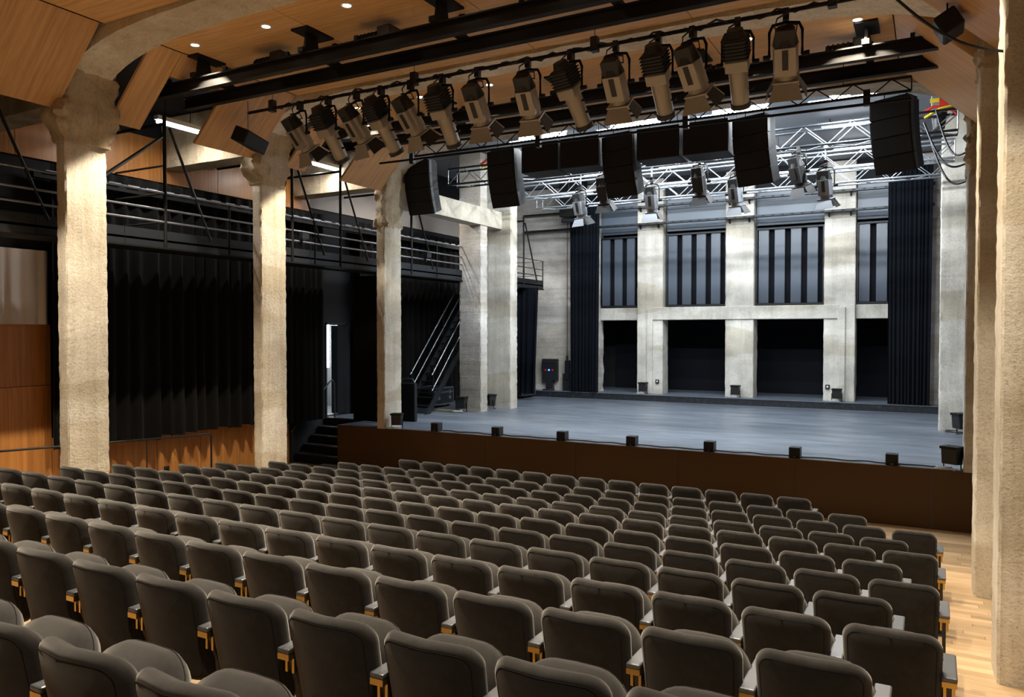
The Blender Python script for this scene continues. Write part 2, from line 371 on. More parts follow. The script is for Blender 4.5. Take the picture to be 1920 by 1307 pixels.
# ------------------------------------------------------------------ stage
stage = thing('stage', (-6, YS, -3.35), 'dark blue-grey stage with a brown front', 'stage')
deck = MB().b2((-13.1, YS, ZS-.06), (XR, 25.0, ZS)); deck.b2((XL, 16.2, ZS-.06), (-13.1, YB, ZS)); deck.build('deck', 'stage_deck', stage)
xs = [-13.1, -11.0, -8.8, -6.6, -4.4, -2.2, .0, XR]
for a, b_ in zip(xs, xs[1:]): MB().b2((a+.003, YS-.03, -3.4), (b_-.003, YS, ZS-.012)).build('front_panel', 'fascia_brown', stage)
MB().b2((-13.1, YS-.035, ZS-.012), (XR, YS+.04, ZS+.004)).build('edge_trim', 'fascia_brown', stage)
MB().b2((-13.13, YS, -3.4), (-13.1, 16.2, ZS-.012)).build('side_panel', 'fascia_brown', stage)
t = thing('stage_steps', (-13.85, YS, -3.35), 'black steps up to the stage beside the left column', 'steps')
for k in range(5):
    MB().b2((XL+.05, YS+.28*k, -3.35), (-13.14, 16.19, -3.35+.205*(k+1)-.03)).build('riser', 'black_wall', t)
    MB().b2((XL+.05, YS-.02+.28*k, -3.35+.205*(k+1)-.03), (-13.14, min(YS+.3+.28*k, 16.19), -3.35+.205*(k+1))).build('tread', 'worn_black', t)
t = thing('step_handrail', (-14.4, 15, -3.35), 'thin black handrail beside the stage steps', 'handrail')
MB().tube([(-14.35, 14.55, -2.55), (-14.35, 16.0, -1.35), (-14.35, 16.12, -1.3), (-14.35, 16.18, -1.4), (-14.35, 16.2, -2.33)], .022).build('rail', 'black_frame', t)
rod('post', (-14.35, 14.6, -3.35), (-14.35, 14.6, -2.52), .02, 'black_frame', t)
t = thing('platform', (-6, 25, ZS), 'low worn black plinth along the foot of the back wall', 'platform')
MB().b2((-13.6, 25.0, ZS), (XR, YB+3, -2.13)).build('body', 'worn_black', t)
MB().b2((-13.6, 24.985, -2.13), (XR, YB+3, -2.11)).build('top', 'stage_deck', t)

# ------------------------------------------------------------------ back wall with piers, lintels, louvred windows
wall_back = thing('wall_back', (-5.5, YB, ZS), kind='structure')
ZP = -2.11
rough_prism(lambda z: rect_ring(XL, -10.42, YB-.02, YB+.5, .15, .02), ZP, 5.2, .1, .03, 40, 3).build('bare_wall', 'concrete_board', wall_back)
rough_prism(lambda z: rect_ring(-1.16, XR, YB+.1, YB+.5, .15, .02), ZP, 5.2, .1, .03, 44, 3).build('bare_wall', 'concrete_board', wall_back)
PX = [(-8.99, -8.08), (-5.98, -5.08), (-2.98, -2.09)]
for k, (a, b_) in enumerate(PX):
    rough_prism(lambda z: rect_ring(a, b_, YB, YB+.62, .12, .02), ZP, 5.2, .1, .008, 50+k, 4).build('pier', 'concrete_stage', wall_back)
for a, b_, d in [(-10.45, -8.99, .18), (-8.45, -2.55, -.05), (-2.09, -1.1, .18)]:
    MB().b2((a, YB+d, .41), (b_, YB+.6, .84)).build('lintel', 'concrete_stage', wall_back, .02)
for a, b_ in [(-8.62, -8.42), (-2.58, -2.36)]:
    MB().b2((a, YB-.07, ZP), (b_, YB+.02, .78)).build('strip_pilaster', 'concrete_stage', wall_back, .015)
MB().b2((-10.6, YB+2.2, ZP), (XR, YB+2.3, 1)).build('opening_back', 'dark_void', wall_back)
MB().b2((-10.6, YB+.6, .7), (XR, YB+2.3, .8)).build('opening_soffit', 'dark_void', wall_back)
nw = 0
for a, b_, ns, first in [(-10.45, -8.99, 3, .1), (-8.02, -6.0, 4, .03), (-5.05, -3.0, 4, .1), (-2.07, -.1, 4, .05)]:
    nw += 1
    wn = thing('window_%d' % nw, ((a+b_)/2, YB+.3, .88), kind='structure')
    MB().b2((a, YB+.42, .86), (b_, YB+.46, 3.34)).build('backing', 'dark_void', wn)
    f = MB(); f.b2((a, YB+.2, .86), (b_, YB+.4, .92)); f.b2((a, YB+.2, 3.28), (b_, YB+.4, 3.34)); f.b2((a, YB+.2, .92), (a+.04, YB+.4, 3.28)); f.b2((b_-.04, YB+.2, .92), (b_, YB+.4, 3.28)); f.build('frame', 'dark_steel', wn)
    p = (b_-a-.08)/ns
    for k in range(ns):
        x0 = a+.04+p*k+first*.3
        MB().b2((x0, YB+.26, .93), (x0+p*.62, YB+.30, 3.27)).build('slat', 'slat_blue', wn)
        MB().b2((x0+p*.62, YB+.30, .93), (x0+p*.64, YB+.40, 3.27)).build('slat_edge', 'dark_steel', wn)
    MB().b2((a, YB+.25, 3.42), (b_, YB+.33, 4.64)).build('upper_panel', 'panel_blue', wall_back)
    MB().b2((a, YB+.14, 4.64), (b_, YB+.5, 5.2)).build('upper_painted_shadow', 'black_wall', wall_back)  # black box stands in for the shadow above the panels
MB().b2((XL, YB+2.4, -3), (XR, YB+2.6, 5.4)).build('outer_wall', 'black_wall', wall_back)
# cable trays
for z, lb in ((4.26, 'upper perforated steel cable tray across the back wall'), (3.67, 'lower perforated steel cable tray across the back wall')):
    t = thing('cable_tray', (-5.8, YB-.2, z), lb, 'cable tray')
    MB().b2((-13.3, YB-.26, z-.035), (-.0, YB-.08, z-.028)).build('bottom', 'dark_steel', t)
    for yy in (YB-.26, YB-.08): MB().b2((-13.3, yy-.004, z-.035), (0, yy+.004, z+.03)).build('side', 'dark_steel', t)
    for k in range(46): block('rung', (-13.2+k*.29, YB-.27, z-.02), (-13.12+k*.29, YB-.262, z+.015), 'black_metal', t)
    for a, b_ in PX:
        for x in (a+.14, b_-.14): MB().prism([(YB, z-.16), (YB, z-.03), (YB-.24, z-.03), (YB-.24, z-.06)], 'x', x-.02, x+.02).build('bracket', 'black_metal', t)
# stage-house lid
sl = thing('stage_ceiling', (-5, 20, 5.3), 'pale grey sheet ceiling above the stage trusses', 'ceiling')
for k in range(7): MB().b2((XL, 15.5+k*1.45, 5.25), (XR, 15.5+k*1.45+1.43, 5.35)).build('sheet', 'grey_sheet', sl)

# ------------------------------------------------------------------ curtains
def curtain(name, p, q, ztop, zbot, folds, amp, m, label, flare=0, jag=0, seed=1, narrow=0):
    rnd = random.Random(seed); p = Vector((*p, 0)); q = Vector((*q, 0)); d = (q-p); L = d.length; d.normalize(); nrm = Vector((-d.y, d.x, 0))
    nu = folds*8; nz = 16; ph = [rnd.uniform(-.5, .5) for _ in range(folds+2)]; am = [rnd.uniform(.55, 1.25) for _ in range(folds+2)]
    front = []; back = []
    for i in range(nu+1):
        u = i/nu; k = u*folds; f = int(k)
        s = math.sin(2*math.pi*k+.9*math.sin(u*17+seed)+.5*math.sin(u*41))*(am[f]*(1-(k-f))+am[f+1]*(k-f))
        for j in range(nz+1):
            v = j/nz; z = ztop+(zbot-ztop)*v
            if jag: z += jag*v*v*v*(am[f]-.9)
            a = amp*(.35+.65*v)*s; uu = (u-.5)*(1-narrow*math.sin(math.pi*v)*.5+flare*v)+.5
            c = p+d*L*uu+nrm*a
            front.append((c.x, c.y, z)); c2 = c+nrm*.025; back.append((c2.x, c2.y, z))
    W = nz+1; n = len(front)
    fs = [(i*W+j, (i+1)*W+j, (i+1)*W+j+1, i*W+j+1) for i in range(nu) for j in range(nz)]
    mb = MB(); mb.add(front+back, fs+[tuple(x+n for x in f[::-1]) for f in fs], True)
    edge = [i*W+nz for i in range(nu+1)]
    mb.add(front+back, [(edge[i], edge[i+1], edge[i+1]+n, edge[i]+n) for i in range(nu)])
    mb.add(front+back, [(e*W+j, e*W+j+1, e*W+j+1+n, e*W+j+n) for e in (0, nu) for j in range(nz)])
    o = mb.build(name, m); tag(o, label, 'curtain'); return o
curtain('side_curtain', (-14.2, 8.45), (-14.2, 13.7), 3.1, -2.2, 17, .11, 'drape_black', 'long black curtain on the left wall between the two front columns', jag=.12, seed=3)
curtain('side_curtain', (-14.2, 13.75), (-14.2, 15.6), 3.1, -2.3, 8, .09, 'drape_black', 'black curtain left of the lit doorway', seed=5)
curtain('side_curtain', (-14.2, 17.1), (-14.2, 25.2), 3.1, -2.3, 26, .10, 'drape_black', 'black curtain behind the metal stairs at the side of the stage', seed=6)
curtain('masking_curtain', (-13.32, 15.75), (-12.15, 15.75), 1.45, -2.31, 3, .015, 'drape_black', 'flat black masking drape right of the lit doorway', seed=8)
curtain('stage_curtain', (-11.30, 25.02), (-10.2, 25.02), 4.9, -2.1, 8, .10, 'drape_blue', 'gathered dark curtain at the left end of the back wall', flare=-.08, seed=11)
curtain('stage_curtain', (-1.2, 25.05), (-.05, 25.05), 4.9, -2.1, 11, .08, 'drape_blue', 'gathered dark curtain at the right end of the back wall', flare=-.06, seed=12)
curtain('wing_curtain', (-13.3, 23.4), (-11.75, 23.4), 1.5, -2.1, 6, .08, 'drape_blue', 'dark curtain hanging under the far end of the gallery', flare=-.16, seed=14)
curtain('pale_drape', (-14.45, 6.6), (-14.45, 8.5), 1.5, .14, 7, .05, 'white_drape', 'pale drape above the timber lining at the left edge', seed=15)

# lit doorway in the left wall
d1 = thing('door_1', (XL, 16.55, ZS), kind='structure')
f = MB(); f.b2((XL-.3, 16.1, ZS), (XL+.03, 16.15, .26)); f.b2((XL-.3, 16.95, ZS), (XL+.03, 17.0, .26)); f.b2((XL-.3, 16.1, .2), (XL+.03, 17.0, .26)); f.build('door_frame', 'dark_steel', d1)
MB().b2((XL-.56, 16.98, ZS+.01), (XL-.02, 17.02, .18)).build('door_leaf', 'black_wall', d1)
c_ = MB(); c_.b2((XL-2.2, 15.2, ZS-.1), (XL-.3, 18.6, ZS)); c_.b2((XL-2.3, 15.2, ZS), (XL-2.2, 18.6, .6)); c_.b2((XL-2.2, 18.6, ZS), (XL-.3, 18.7, .6)); c_.b2((XL-2.2, 15.1, ZS), (XL-.3, 15.2, .6)); c_.b2((XL-2.2, 15.2, .5), (XL-.3, 18.6, .6))
c_.build('corridor', 'corridor', d1)
t = thing('added_corridor_glow', (-16.2, 17.92, -1.1), 'glowing upright tube added for the bright lit room beyond the doorway', 'light')  # glowing tube added to give the bright strip of the lit room beyond
MB().cyl((-16.2, 17.95, -1.08), (-16.2, 17.95, .25), .07).build('tube', 'tube_glow', t)
MB().b2((-16.45, 17.87, -1.12), (-16.27, 18.03, .3)).build('housing', 'white_plastic', t)

# ------------------------------------------------------------------ gallery (catwalk) along the left side
gal = thing('gallery_walkway', (-12.2, 15, 1.52), 'black steel walkway with railings along the left wall', 'walkway')
GX = -12.2
ys = [2.5+1.5*k for k in range(16)]
MB().b2((-13.95, 2.0, 1.62), (GX, 24.7, 1.66)).build('walk_deck', 'black_metal', gal)
for a, b_ in zip(ys, ys[1:]): MB().b2((GX-.03, a+.004, 1.52), (GX, min(b_, 24.7)-.004, 1.82)).build('edge_plate', 'dark_steel', gal)
MB().b2((GX-.2, 2.0, 1.49), (GX+.03, 24.7, 1.52)).build('bottom_flange', 'black_metal', gal)
for k, yv in enumerate([4.2, 6.2, 7.95, 9.3, 10.75, 12.45, 13.15, 14.0, 15.9, 16.8, 18.0, 20.1, 21.6, 23.2, 24.65]):
    tall = k % 2 == 1
    rod('post', (GX, yv, 1.5), (GX, yv, 3.9 if tall else 2.5), .032 if tall else .02, 'black_metal', gal)
    if tall and yv < 24: rod('diagonal_brace', (GX, yv+.1, 3.7), (GX, yv+1.0, 1.75), .025, 'black_metal' if k % 4 == 1 else 'dark_steel', gal)
    if tall: rod('cross_arm', (GX, yv, 3.75), (XL+.1, yv, 3.75), .03, 'black_metal', gal)
for z in (1.98, 2.2, 2.5): rod('rail', (GX, 2.0, z), (GX, 24.7, z), .02, 'steel', gal)
for z in (2.0, 2.5): rod('end_rail', (GX, 24.65, z), (-13.4, 24.65, z), .018, 'steel', gal)
for z in (1.98, 2.5, 3.0): rod('end_rail', (GX, 9.3, z), (-13.6, 9.3, z), .02, 'steel', gal)
rod('bay_strut', (GX, 8.05, 2.55), (GX, 9.25, 3.5), .03, 'steel', gal)
MB().b2((XL+.5, 8.0, 2.75), (XL+.62, 24.7, 2.9)).build('curtain_track', 'black_metal', gal)
for k in range(40): block('track_clip', (XL+.63, 8.2+.4*k, 2.86), (XL+.66, 8.45+.4*k, 2.90), 'steel', gal)
MB().b2((-12.9, 9.3, 1.66), (GX-.1, 10.9, 1.7)).build('kick_plate', 'dark_steel', gal)
def tube_light(y0, y1, label, x=-13.0, z=4.0, e=E_GAL):
    t = thing('tube_light', (x, (y0+y1)/2, z), label, 'light', 'gallery tube lights')
    MB().b2((x-.06, y0, z+.04), (x+.06, y1, z+.12)).build('housing', 'white_plastic', t)
    MB().cyl((x, y0+.02, z), (x, y1-.02, z), .03).build('tube', 'tube_glow', t)
    for yy in (y0+.2, y1-.2): rod('hanger', (x, yy, z+.12), (x, yy, ZC+.1 if yy < 15.4 else 5.25), .008, 'black_metal', t)
    area(t, (x, (y0+y1)/2, z-.05), (x, (y0+y1)/2, z-1), e, (1, .93, .86), .1, y1-y0)
tube_light(9.73, 10.7, 'lit tube above the gallery just right of the leftmost column')
tube_light(13.9, 14.95, 'lit tube above the gallery behind the second column')
tube_light(17.4, 18.5, 'lit tube above the gallery at the stage column')
tube_light(22.6, 23.6, 'lit tube above the far end of the gallery', z=3.0)
for yv, lb in ((17.4, 'small floodlight clipped to the gallery railing left of the narrow pier'), (12.7, 'small floodlight clipped to the gallery railing behind the second column')):
    t = thing('railing_floodlight', (GX+.08, yv, 2.0), lb, 'floodlight')
    MB().b2((GX+.03, yv-.1, 2.02), (GX+.16, yv+.1, 2.18)).build('body', 'dark_steel', t, .01)
    MB().b2((GX+.0, yv-.02, 1.9), (GX+.05, yv+.02, 2.2)).build('clamp', 'black_metal', t)
# metal stairs from the stage to the gallery
st = thing('metal_stairs', (-13, 18, ZS), 'black open metal stairs from the stage up to the gallery', 'stairs')
SA, SB = (18.0, ZS), (21.9, 1.66)
for x in (-13.3, -12.55):
    MB().prism([(SA[0]-.1, SA[1]), (SA[0]+.15, SA[1]), (SB[0]+.1, SB[1]), (SB[0]-.15, SB[1])], 'x', x-.02, x+.02).build('stringer', 'dark_steel', st)
    for dz in (.95, .5):
        rod('handrail', (x, SA[0]+.25, SA[1]+dz+.15), (x, SB[0], SB[1]+dz), .018, 'steel', st)
    for u in (.08, .5, .95): rod('stanchion', (x, SA[0]+3.9*u, SA[1]+3.98*u), (x, SA[0]+3.9*u, SA[1]+3.98*u+1.0), .016, 'black_metal', st)
for k in range(1, 18):
    u = k/18; MB().b2((-13.28, SA[0]+3.9*u-.12, SA[1]+3.98*u-.02), (-12.57, SA[0]+3.9*u+.1, SA[1]+3.98*u)).build('tread', 'black_metal', st)

# handrail on the left timber wall
t = thing('wall_handrail', (-14.0, 11, -3.1), 'thin black handrail before the left timber wall', 'handrail')
MB().tube([(-13.6, 5.5, -1.9), (-13.6, 11.0, -2.17), (-13.6, 11.40, -2.17), (-13.6, 11.45, -2.22), (-13.6, 11.45, -3.27)], .02).build('rail', 'black_frame', t)
for yv in (6.2, 9.9): rod('post', (-13.6, yv, fz(yv)), (-13.6, yv, -1.9-.27*(yv-5.5)/5.5), .014, 'black_frame', t)

# ------------------------------------------------------------------ seats
def pad(w, h, t, r, bulge_b, bulge_f, n=7, inset=.03):
    """puffed rounded-rectangle cushion in the xz plane, thickness along y; bottom at z=0"""
    def outline(i):
        rr = max(r-i, .012); W = w/2-i; Hh = h/2-i; pts = []
        for cx, cz, a0 in ((W-rr, Hh-rr, 0), (-W+rr, Hh-rr, 90), (-W+rr, -Hh+rr, 180), (W-rr, -Hh+rr, 270)):
            for k in range(n+1):
                a = R(a0+90*k/n); pts.append((cx+rr*math.cos(a), cz+rr*math.sin(a)+h/2))
            # one extra point half-way along the next side
            nx_, nz_ = {0: (0, Hh), 90: (-W, 0), 180: (0, -Hh), 270: (W, 0)}[a0]
            pts.append((nx_, nz_+h/2))
        return pts
    lay = [(.215, -t/2-bulge_b), (.15, -t/2-bulge_b*.95), (.09, -t/2-bulge_b*.7), (inset, -t/2), (inset*.35, -t*.36), (0, -t*.1), (0, t*.12), (inset*.35, t*.36), (inset, t/2), (.09, t/2+bulge_f*.7), (.15, t/2+bulge_f*.95), (.215, t/2+bulge_f)]
    vs = []; 
    for i, y in lay: vs += [(x, y, z) for x, z in outline(i)]
    L = 4*(n+2); fs = [(k*L+j, k*L+(j+1) % L, (k+1)*L+(j+1) % L, (k+1)*L+j) for k in range(len(lay)-1) for j in range(L)]
    fs += [list(range(L))[::-1], list(range((len(lay)-1)*L, len(lay)*L))]
    return vs, fs, outline
seat = thing('theatre_seat', (0, 0, 0))
REC = .20
def lean(p):                                                       # back: dished in plan, reclined, top edge level with z=.78 at y=0
    x, y, z = p; y += .06*(x/.23)**2; y -= 0
    k = (.53-z)*REC; wv = 1-.06*(1-z/.53)
    return (x*wv, y+k, z+.25+.016*(1-(x/.25)**2)*(z/.53))
vs, fs, ol = pad(.496, .53, .085, .085, .012, .02)
back = MB().add([lean(p) for p in vs], fs, True).build('backrest', 'velvet', seat)
MB().tube([lean((x, -.0425, z)) for x, z in ol(.03)+ol(.03)[:1]], .0016, 5).build('piping', 'piping', back)
vs, fs, ol = pad(.515, .42, .14, .16, .035, .03, inset=.055)
def tip(p):                                                        # tip-up cushion, front edge rounded and swung up
    x, y, z = p; z += -.02*(x/.24)**2*(z/.46); a = R(27)
    return (x, .15+z*math.sin(a)+y*math.cos(a), .312+z*math.cos(a)-y*math.sin(a))
cush = MB().add([tip(p) for p in vs], fs, True).build('seat_cushion', 'velvet', seat)
MB().tube([tip((x, .0, z)) for x, z in ol(-.001)+ol(-.001)[:1]], .0025, 5).build('seam', 'piping', cush)
def arm(x, parent):
    a = MB().b2((x-.037, .04, .555), (x+.037, .40, .58)).build('armrest', 'arm_pad', parent, .008)
    MB().b2((x-.035, .042, .526), (x+.035, .39, .555)).build('arm_frame', 'brass', a)
    s = MB().prism([(.10, .0), (.30, .0), (.30, .035), (.23, .05), (.25, .40), (.33, .522), (.08, .522), (.13, .38), (.16, .05), (.10, .035)], 'x', x-.012, x+.012).build('standard', 'black_frame', parent)
    MB().b2((x-.028, .085, .45), (x-.014, .10, .526)).build('brass_edge', 'brass', s); MB().b2((x+.014, .085, .45), (x+.028, .10, .526)).build('brass_edge', 'brass', s)
    MB().b2((x-.035, .06, .0), (x+.035, .34, .012)).build('foot', 'black_frame', s)
arm(.275, seat)
seatL = copy_tree(seat); ROOT[seatL] = Vector((0, 0, 0)); arm(-.275, seatL)
u_, v_ = R(28.6), R(1.22)
FW = Vector((-math.sin(u_)*math.cos(v_), math.cos(u_)*math.cos(v_), -math.sin(v_))); RT = Vector((math.cos(u_), math.sin(u_), 0)); UP = RT.cross(FW)
def in_view(p, mx=.08):
    d = p.dot(FW)
    return d > .5 and abs(p.dot(RT)/d) < 960/1450+mx and -.9 < p.dot(UP)/d < .6
ROWS = [(12.2, -1.834, 14), (11.37, -1.014, 17), (10.395, -.184, 20), (9.42, -.464, 20), (8.445, -.184, 20), (7.47, -.464, 20), (6.495, -.184, 20), (5.52, -.464, 20), (4.545, -.184, 20), (3.57, -.464, 20), (2.595, -.184, 20), (1.62, -.464, 20), (.65, -.184, 20)]
count = 0
for r_, (Y, X0, n) in enumerate(ROWS):
    rn = 'the front row' if r_ == 0 else 'the %s row from stage' % ORD[r_]
    for k in range(n):
        x = X0-.55*k; z = fz(Y+.1)
        if not (in_view(Vector((x, Y, z+.78))) or in_view(Vector((x+.2, Y+.3, z+.7)))): continue
        if Vector((x, Y, z+.78)).dot(FW) < 1.5: continue
        pos = 'at the right end' if k == 0 else ('at the left end' if k == n-1 else '%s from the right end' % ORD[k])
        place(seatL if k == n-1 else seat, (x, Y, z), 0, 'dark grey velvet tip-up seat, %s of %s' % (pos, rn), 'seat', 'rows of theatre seats'); count += 1
drop(seat); drop(seatL)

# ------------------------------------------------------------------ overhead bridges, bars and trusses
def bridge(y0, y1, z, xa, xb, label):
    t = thing('beam_bridge', ((xa+xb)/2, (y0+y1)/2, z), label, 'beam')
    for yv in (y0, y1):
        m = MB(); m.b2((xa, yv-.06, z+.08), (xb, yv+.06, z+.1)); m.b2((xa, yv-.06, z-.1), (xb, yv+.06, z-.08)); m.b2((xa, yv-.012, z-.08), (xb, yv+.012, z+.08)); m.build('girder', 'black_metal', t)
    n = 5
    for k in range(n):
        x = xa+1.1+(xb-xa-2.2)*k/(n-1)
        MB().b2((x-.05, y0-.1, z+.1), (x+.05, y1+.1, z+.17)).build('cross_tie', 'black_metal', t)
        MB().prism([(y0-.02, z+.15), (y0+.3, z+.15), (y0+.22, ZC+.02), (y0+.04, ZC+.02)], 'x', x-.02, x+.02).build('hanger_plate', 'black_metal', t)
        MB().b2((x-.16, y0-.12, ZC-.03), (x+.16, y0+.45, ZC+.02)).build('ceiling_plate', 'black_metal', t)
        MB().b2((x-.04, y1-.03, z+.1), (x+.04, y1+.05, ZC+.02)).build('hanger_post', 'black_metal', t)
    for k in range(9):
        x = xa+.5+(xb-xa-1)*k/8; MB().b2((x-.03, y0-.07, z+.1), (x+.03, y0-.03, z+.16)).build('clip', 'black_metal', t)
    return t
bridge(8.62, 9.28, 4.0, -11.6, -.1, 'pair of black steel girders under the timber ceiling before the spotlight row')
bridge(12.3, 13.15, 4.02, -11.9, .2, 'pair of black steel girders under the ceiling behind the spotlight row')
def winch(x, y, z, label):
    t = thing('hoist_motor', (x, y, z), label, 'hoist')
    MB().cyl((x-.28, y, z+.1), (x+.1, y, z+.1), .11).build('motor', 'black_metal', t)
    MB().b2((x+.1, y-.14, z-.04), (x+.34, y+.14, z+.24)).build('gearbox', 'black_frame', t, .02)
    for k in range(5): MB().cyl((x-.26+k*.07, y, z+.1), (x-.24+k*.07, y, z+.1), .125).build('cooling_fin', 'dark_steel', t)
winch(-7.1, 8.95, 4.11, 'black winch motor between the front girders, left of centre')
winch(-9.2, 8.95, 4.11, 'black winch motor between the front girders near the left end')
winch(-1.2, 12.7, 4.13, 'black winch motor on the rear girders at the right end')
def pipe_bar(y, z, xa, xb, label):
    t = thing('lighting_bar', ((xa+xb)/2, y, z), label, 'bar')
    rod('pipe', (xa, y, z), (xb, y, z), .026, 'black_metal', t, 10)
    x = xa+.6
    while x < xb:
        MB().b2((x-.05, y-.05, z-.06), (x+.05, y+.05, z+.14)).build('drop_block', 'black_frame', t)
        rod('wire', (x, y, z+.14), (x, y, ZC+.02), .005, 'black_metal', t, 6); x += 3.05
    pts = []
    for k in range(90):
        x = xa+.5+(xb-xa-.9)*k/89; pts.append((x, y+.035*math.sin(k*.9), z+.02+.035*math.sin(k*1.7)-.02*abs(math.sin(k*.33))))
    MB().tube(pts, .014, 6).build('cable_run', 'cable', t); return t
pipe_bar(10.0, 3.93, -10.85, -.6, 'black pipe carrying the long row of spotlights')
def barrel(m, c, d, r0, r1, n=14): m.cyl(c, c+d, r0, r1, n)
def spotlight(kind, aim, body_mat):
    """hangs from the origin; aim: unit vector of the beam"""
    t = thing('spotlight', (0, 0, 0)); a = Vector(aim).normalized(); piv = Vector((0, 0, -.36))
    side = Vector((a.y, -a.x, 0)).normalized(); up = side.cross(a)
    rot = Matrix((side, a, up)).transposed()
    P = lambda x, y, z: piv+rot @ Vector((x, y, z))
    MB().box((0, 0, -.01), (.05, .07, .10)).build('clamp', 'black_frame', t)
    hw = .135
    y_ = [P(-hw, 0, 0), Vector(P(-hw, 0, 0)[:2]+(-.14,)) if False else Vector((*(-side*hw)[:2], -.15)), Vector((*(-side*hw*.8)[:2], -.09)), Vector((0, 0, -.075)), Vector((*(side*hw*.8)[:2], -.09)), Vector((*(side*hw)[:2], -.15)), P(hw, 0, 0)]
    MB().tube(y_, .014, 6).build('yoke', 'black_metal', t)
    for s in (-1, 1): MB().cyl(P(s*hw*.95, 0, 0), P(s*(hw+.05), 0, 0), .022, n=8).build('knob', 'black_metal', t)
    if kind == 'pc':
        b_ = MB(); b_.cyl(P(0, -.10, 0), P(0, .14, 0), .105, .105, 16); b_.box(P(0, .02, -.06), (.17, .24, .1), rot); b_.build('body', body_mat, t)
        rh = MB(); rh.cyl(P(0, -.24, 0), P(0, -.10, 0), .075, .11, 10); rh.box(P(0, -.17, -.04), (.16, .14, .1), rot); rh.build('rear_housing', 'black_frame', t)
        MB().cyl(P(0, .14, 0), P(0, .19, 0), .092, .098, 16).build('front_ring', body_mat, t)
        MB().cyl(P(0, .19, 0), P(0, .194, 0), .085, n=16).build('lens', 'lens', t)
        MB().box(P(0, .0, -.112), (.05, .17, .008), rot).build('vent_grille', 'black_frame', t); MB().box(P(0, .0, .104), (.05, .15, .008), rot).build('vent_grille', 'black_frame', t)
        MB().box(P(0, .2, 0), (.22, .012, .22), rot).build('accessory_frame', body_mat, t)
        for ax, ay, w0 in ((0, 1, .2), (0, -1, .2), (1, 0, .16), (-1, 0, .16)):
            m = MB(); o = Vector((ax*.1, .21, ay*.1)); d = Vector((ax*.07, .13, ay*.07)); sd = Vector((abs(ay), 0, abs(ax)))
            q = [o-sd*w0/2, o+sd*w0/2, o+d+sd*w0*.72, o+d-sd*w0*.72]; n_ = d.cross(sd).normalized()*.004
            m.add([P(*p) for p in q]+[P(*(p+n_)) for p in q], [(0, 1, 2, 3), (7, 6, 5, 4), (0, 4, 5, 1), (1, 5, 6, 2), (2, 6, 7, 3), (3, 7, 4, 0)])
            m.build('barn_door', 'black_frame' if ax else body_mat, t)
    else:
        h_ = MB(); h_.box(P(0, -.14, .0), (.2, .2, .22), rot); h_.cyl(P(0, -.30, .0), P(0, -.22, .0), .07, .1, 10); h_.build('lamp_housing', 'black_frame', t, .02)
        f_ = MB()
        for k in range(6): f_.box(P(0, -.22+.03*k, .0), (.222, .008, .24), rot)
        f_.build('cooling_fins', 'black_metal', t)
        MB().box(P(0, 0, -.01), (.2, .1, .19), rot).build('gate', body_mat, t, .01)
        MB().cyl(P(0, .05, 0), P(0, .36, 0), .088, .078, 16).build('lens_tube', body_mat, t)
        MB().cyl(P(0, .36, 0), P(0, .40, 0), .092, n=16).build('front_ring', 'black_frame', t)
        MB().cyl(P(0, .40, 0), P(0, .403, 0), .075, n=16).build('lens', 'lens', t)
        for k in range(2): MB().cyl(P(.08, .12+.12*k, 0), P(.125, .12+.12*k, 0), .012, n=6).build('focus_knob', 'black_metal', t)
    pts = [P(0, -.26, .03)]+[Vector((.10*math.sin(k*1.1), -.05-.05*math.cos(k), -.02-.26*math.sin(math.pi*k/6)*(1-k/7))) for k in range(1, 7)]
    MB().tube(pts, .008, 5).build('cable_tail', 'cable', t)
    return t
sp_pc = spotlight('pc', (.05, .62, -.78), 'lamp_tan'); sp_pr = spotlight('profile', (.05, .60, -.80), 'lamp_tan')
sx = [-9.6, -8.97, -8.36, -7.85, -7.27, -6.67, -6.04, -5.19, -4.51, -3.84, -3.24, -2.78, -2.21, -1.63]
kinds = 'pPpPpPppPpPpPp'
for k, x in enumerate(sx):
    pc = kinds[k] == 'p'
    place(sp_pc if pc else sp_pr, (x, 10.0, 3.90), random.uniform(-.22, .22), 'tan and black %s, %s from the left on the spotlight row' % ('spotlight with barn doors' if pc else 'profile spotlight', ORD[k]), 'spotlight', 'spotlight row', 1.42)
def truss(name, label, y, z, xa, xb, wd, ht, rc, rb, mtop, mbr, step=.5, flat=False):
    t = thing(name, ((xa+xb)/2, y, z), label, 'truss')
    ys_ = [y] if flat else [y, y+wd]
    for yv in ys_:
        for zv in (z, z+ht): rod('chord', (xa, yv, zv), (xb, yv, zv), rc, mtop, t)
    n = int(round((xb-xa)/step)); s = (xb-xa)/n
    for k in range(n):
        x = xa+s*k
        for yv in ys_:
            za, zb = (z, z+ht) if k % 2 == 0 else (z+ht, z); rod('brace', (x, yv, za), (x+s, yv, zb), rb, mbr, t, 6)
        if not flat:
            ya, yb = (y, y+wd) if k % 2 == 0 else (y+wd, y); rod('brace', (x, ya, z), (x+s, yb, z), rb, mbr, t, 6)
    for x in (xa, xb):
        for yv in ys_: rod('end_strut', (x, yv, z), (x, yv, z+ht), rb, mbr, t, 6)
    for k in range(4):
        x = xa+1.0+(xb-xa-2)*k/3; rod('suspension_wire', (x, y+(0 if flat else wd/2), z+ht), (x, y+(0 if flat else wd/2), 5.24 if y > 15.5 else ZC), .006, 'black_metal', t, 6)
    return t
truss('ladder_truss', 'flat black ladder truss before the stage opening', 13.9, 3.84, -10.0, -.35, 0, .22, .024, .011, 'black_metal', 'black_metal', .28, True)
t = thing('lighting_bar', (-6, 13.95, 3.72), 'black bar under the flat ladder truss', 'bar'); rod('pipe', (-11.0, 13.95, 3.80), (-.35, 13.95, 3.72), .024, 'black_metal', t)
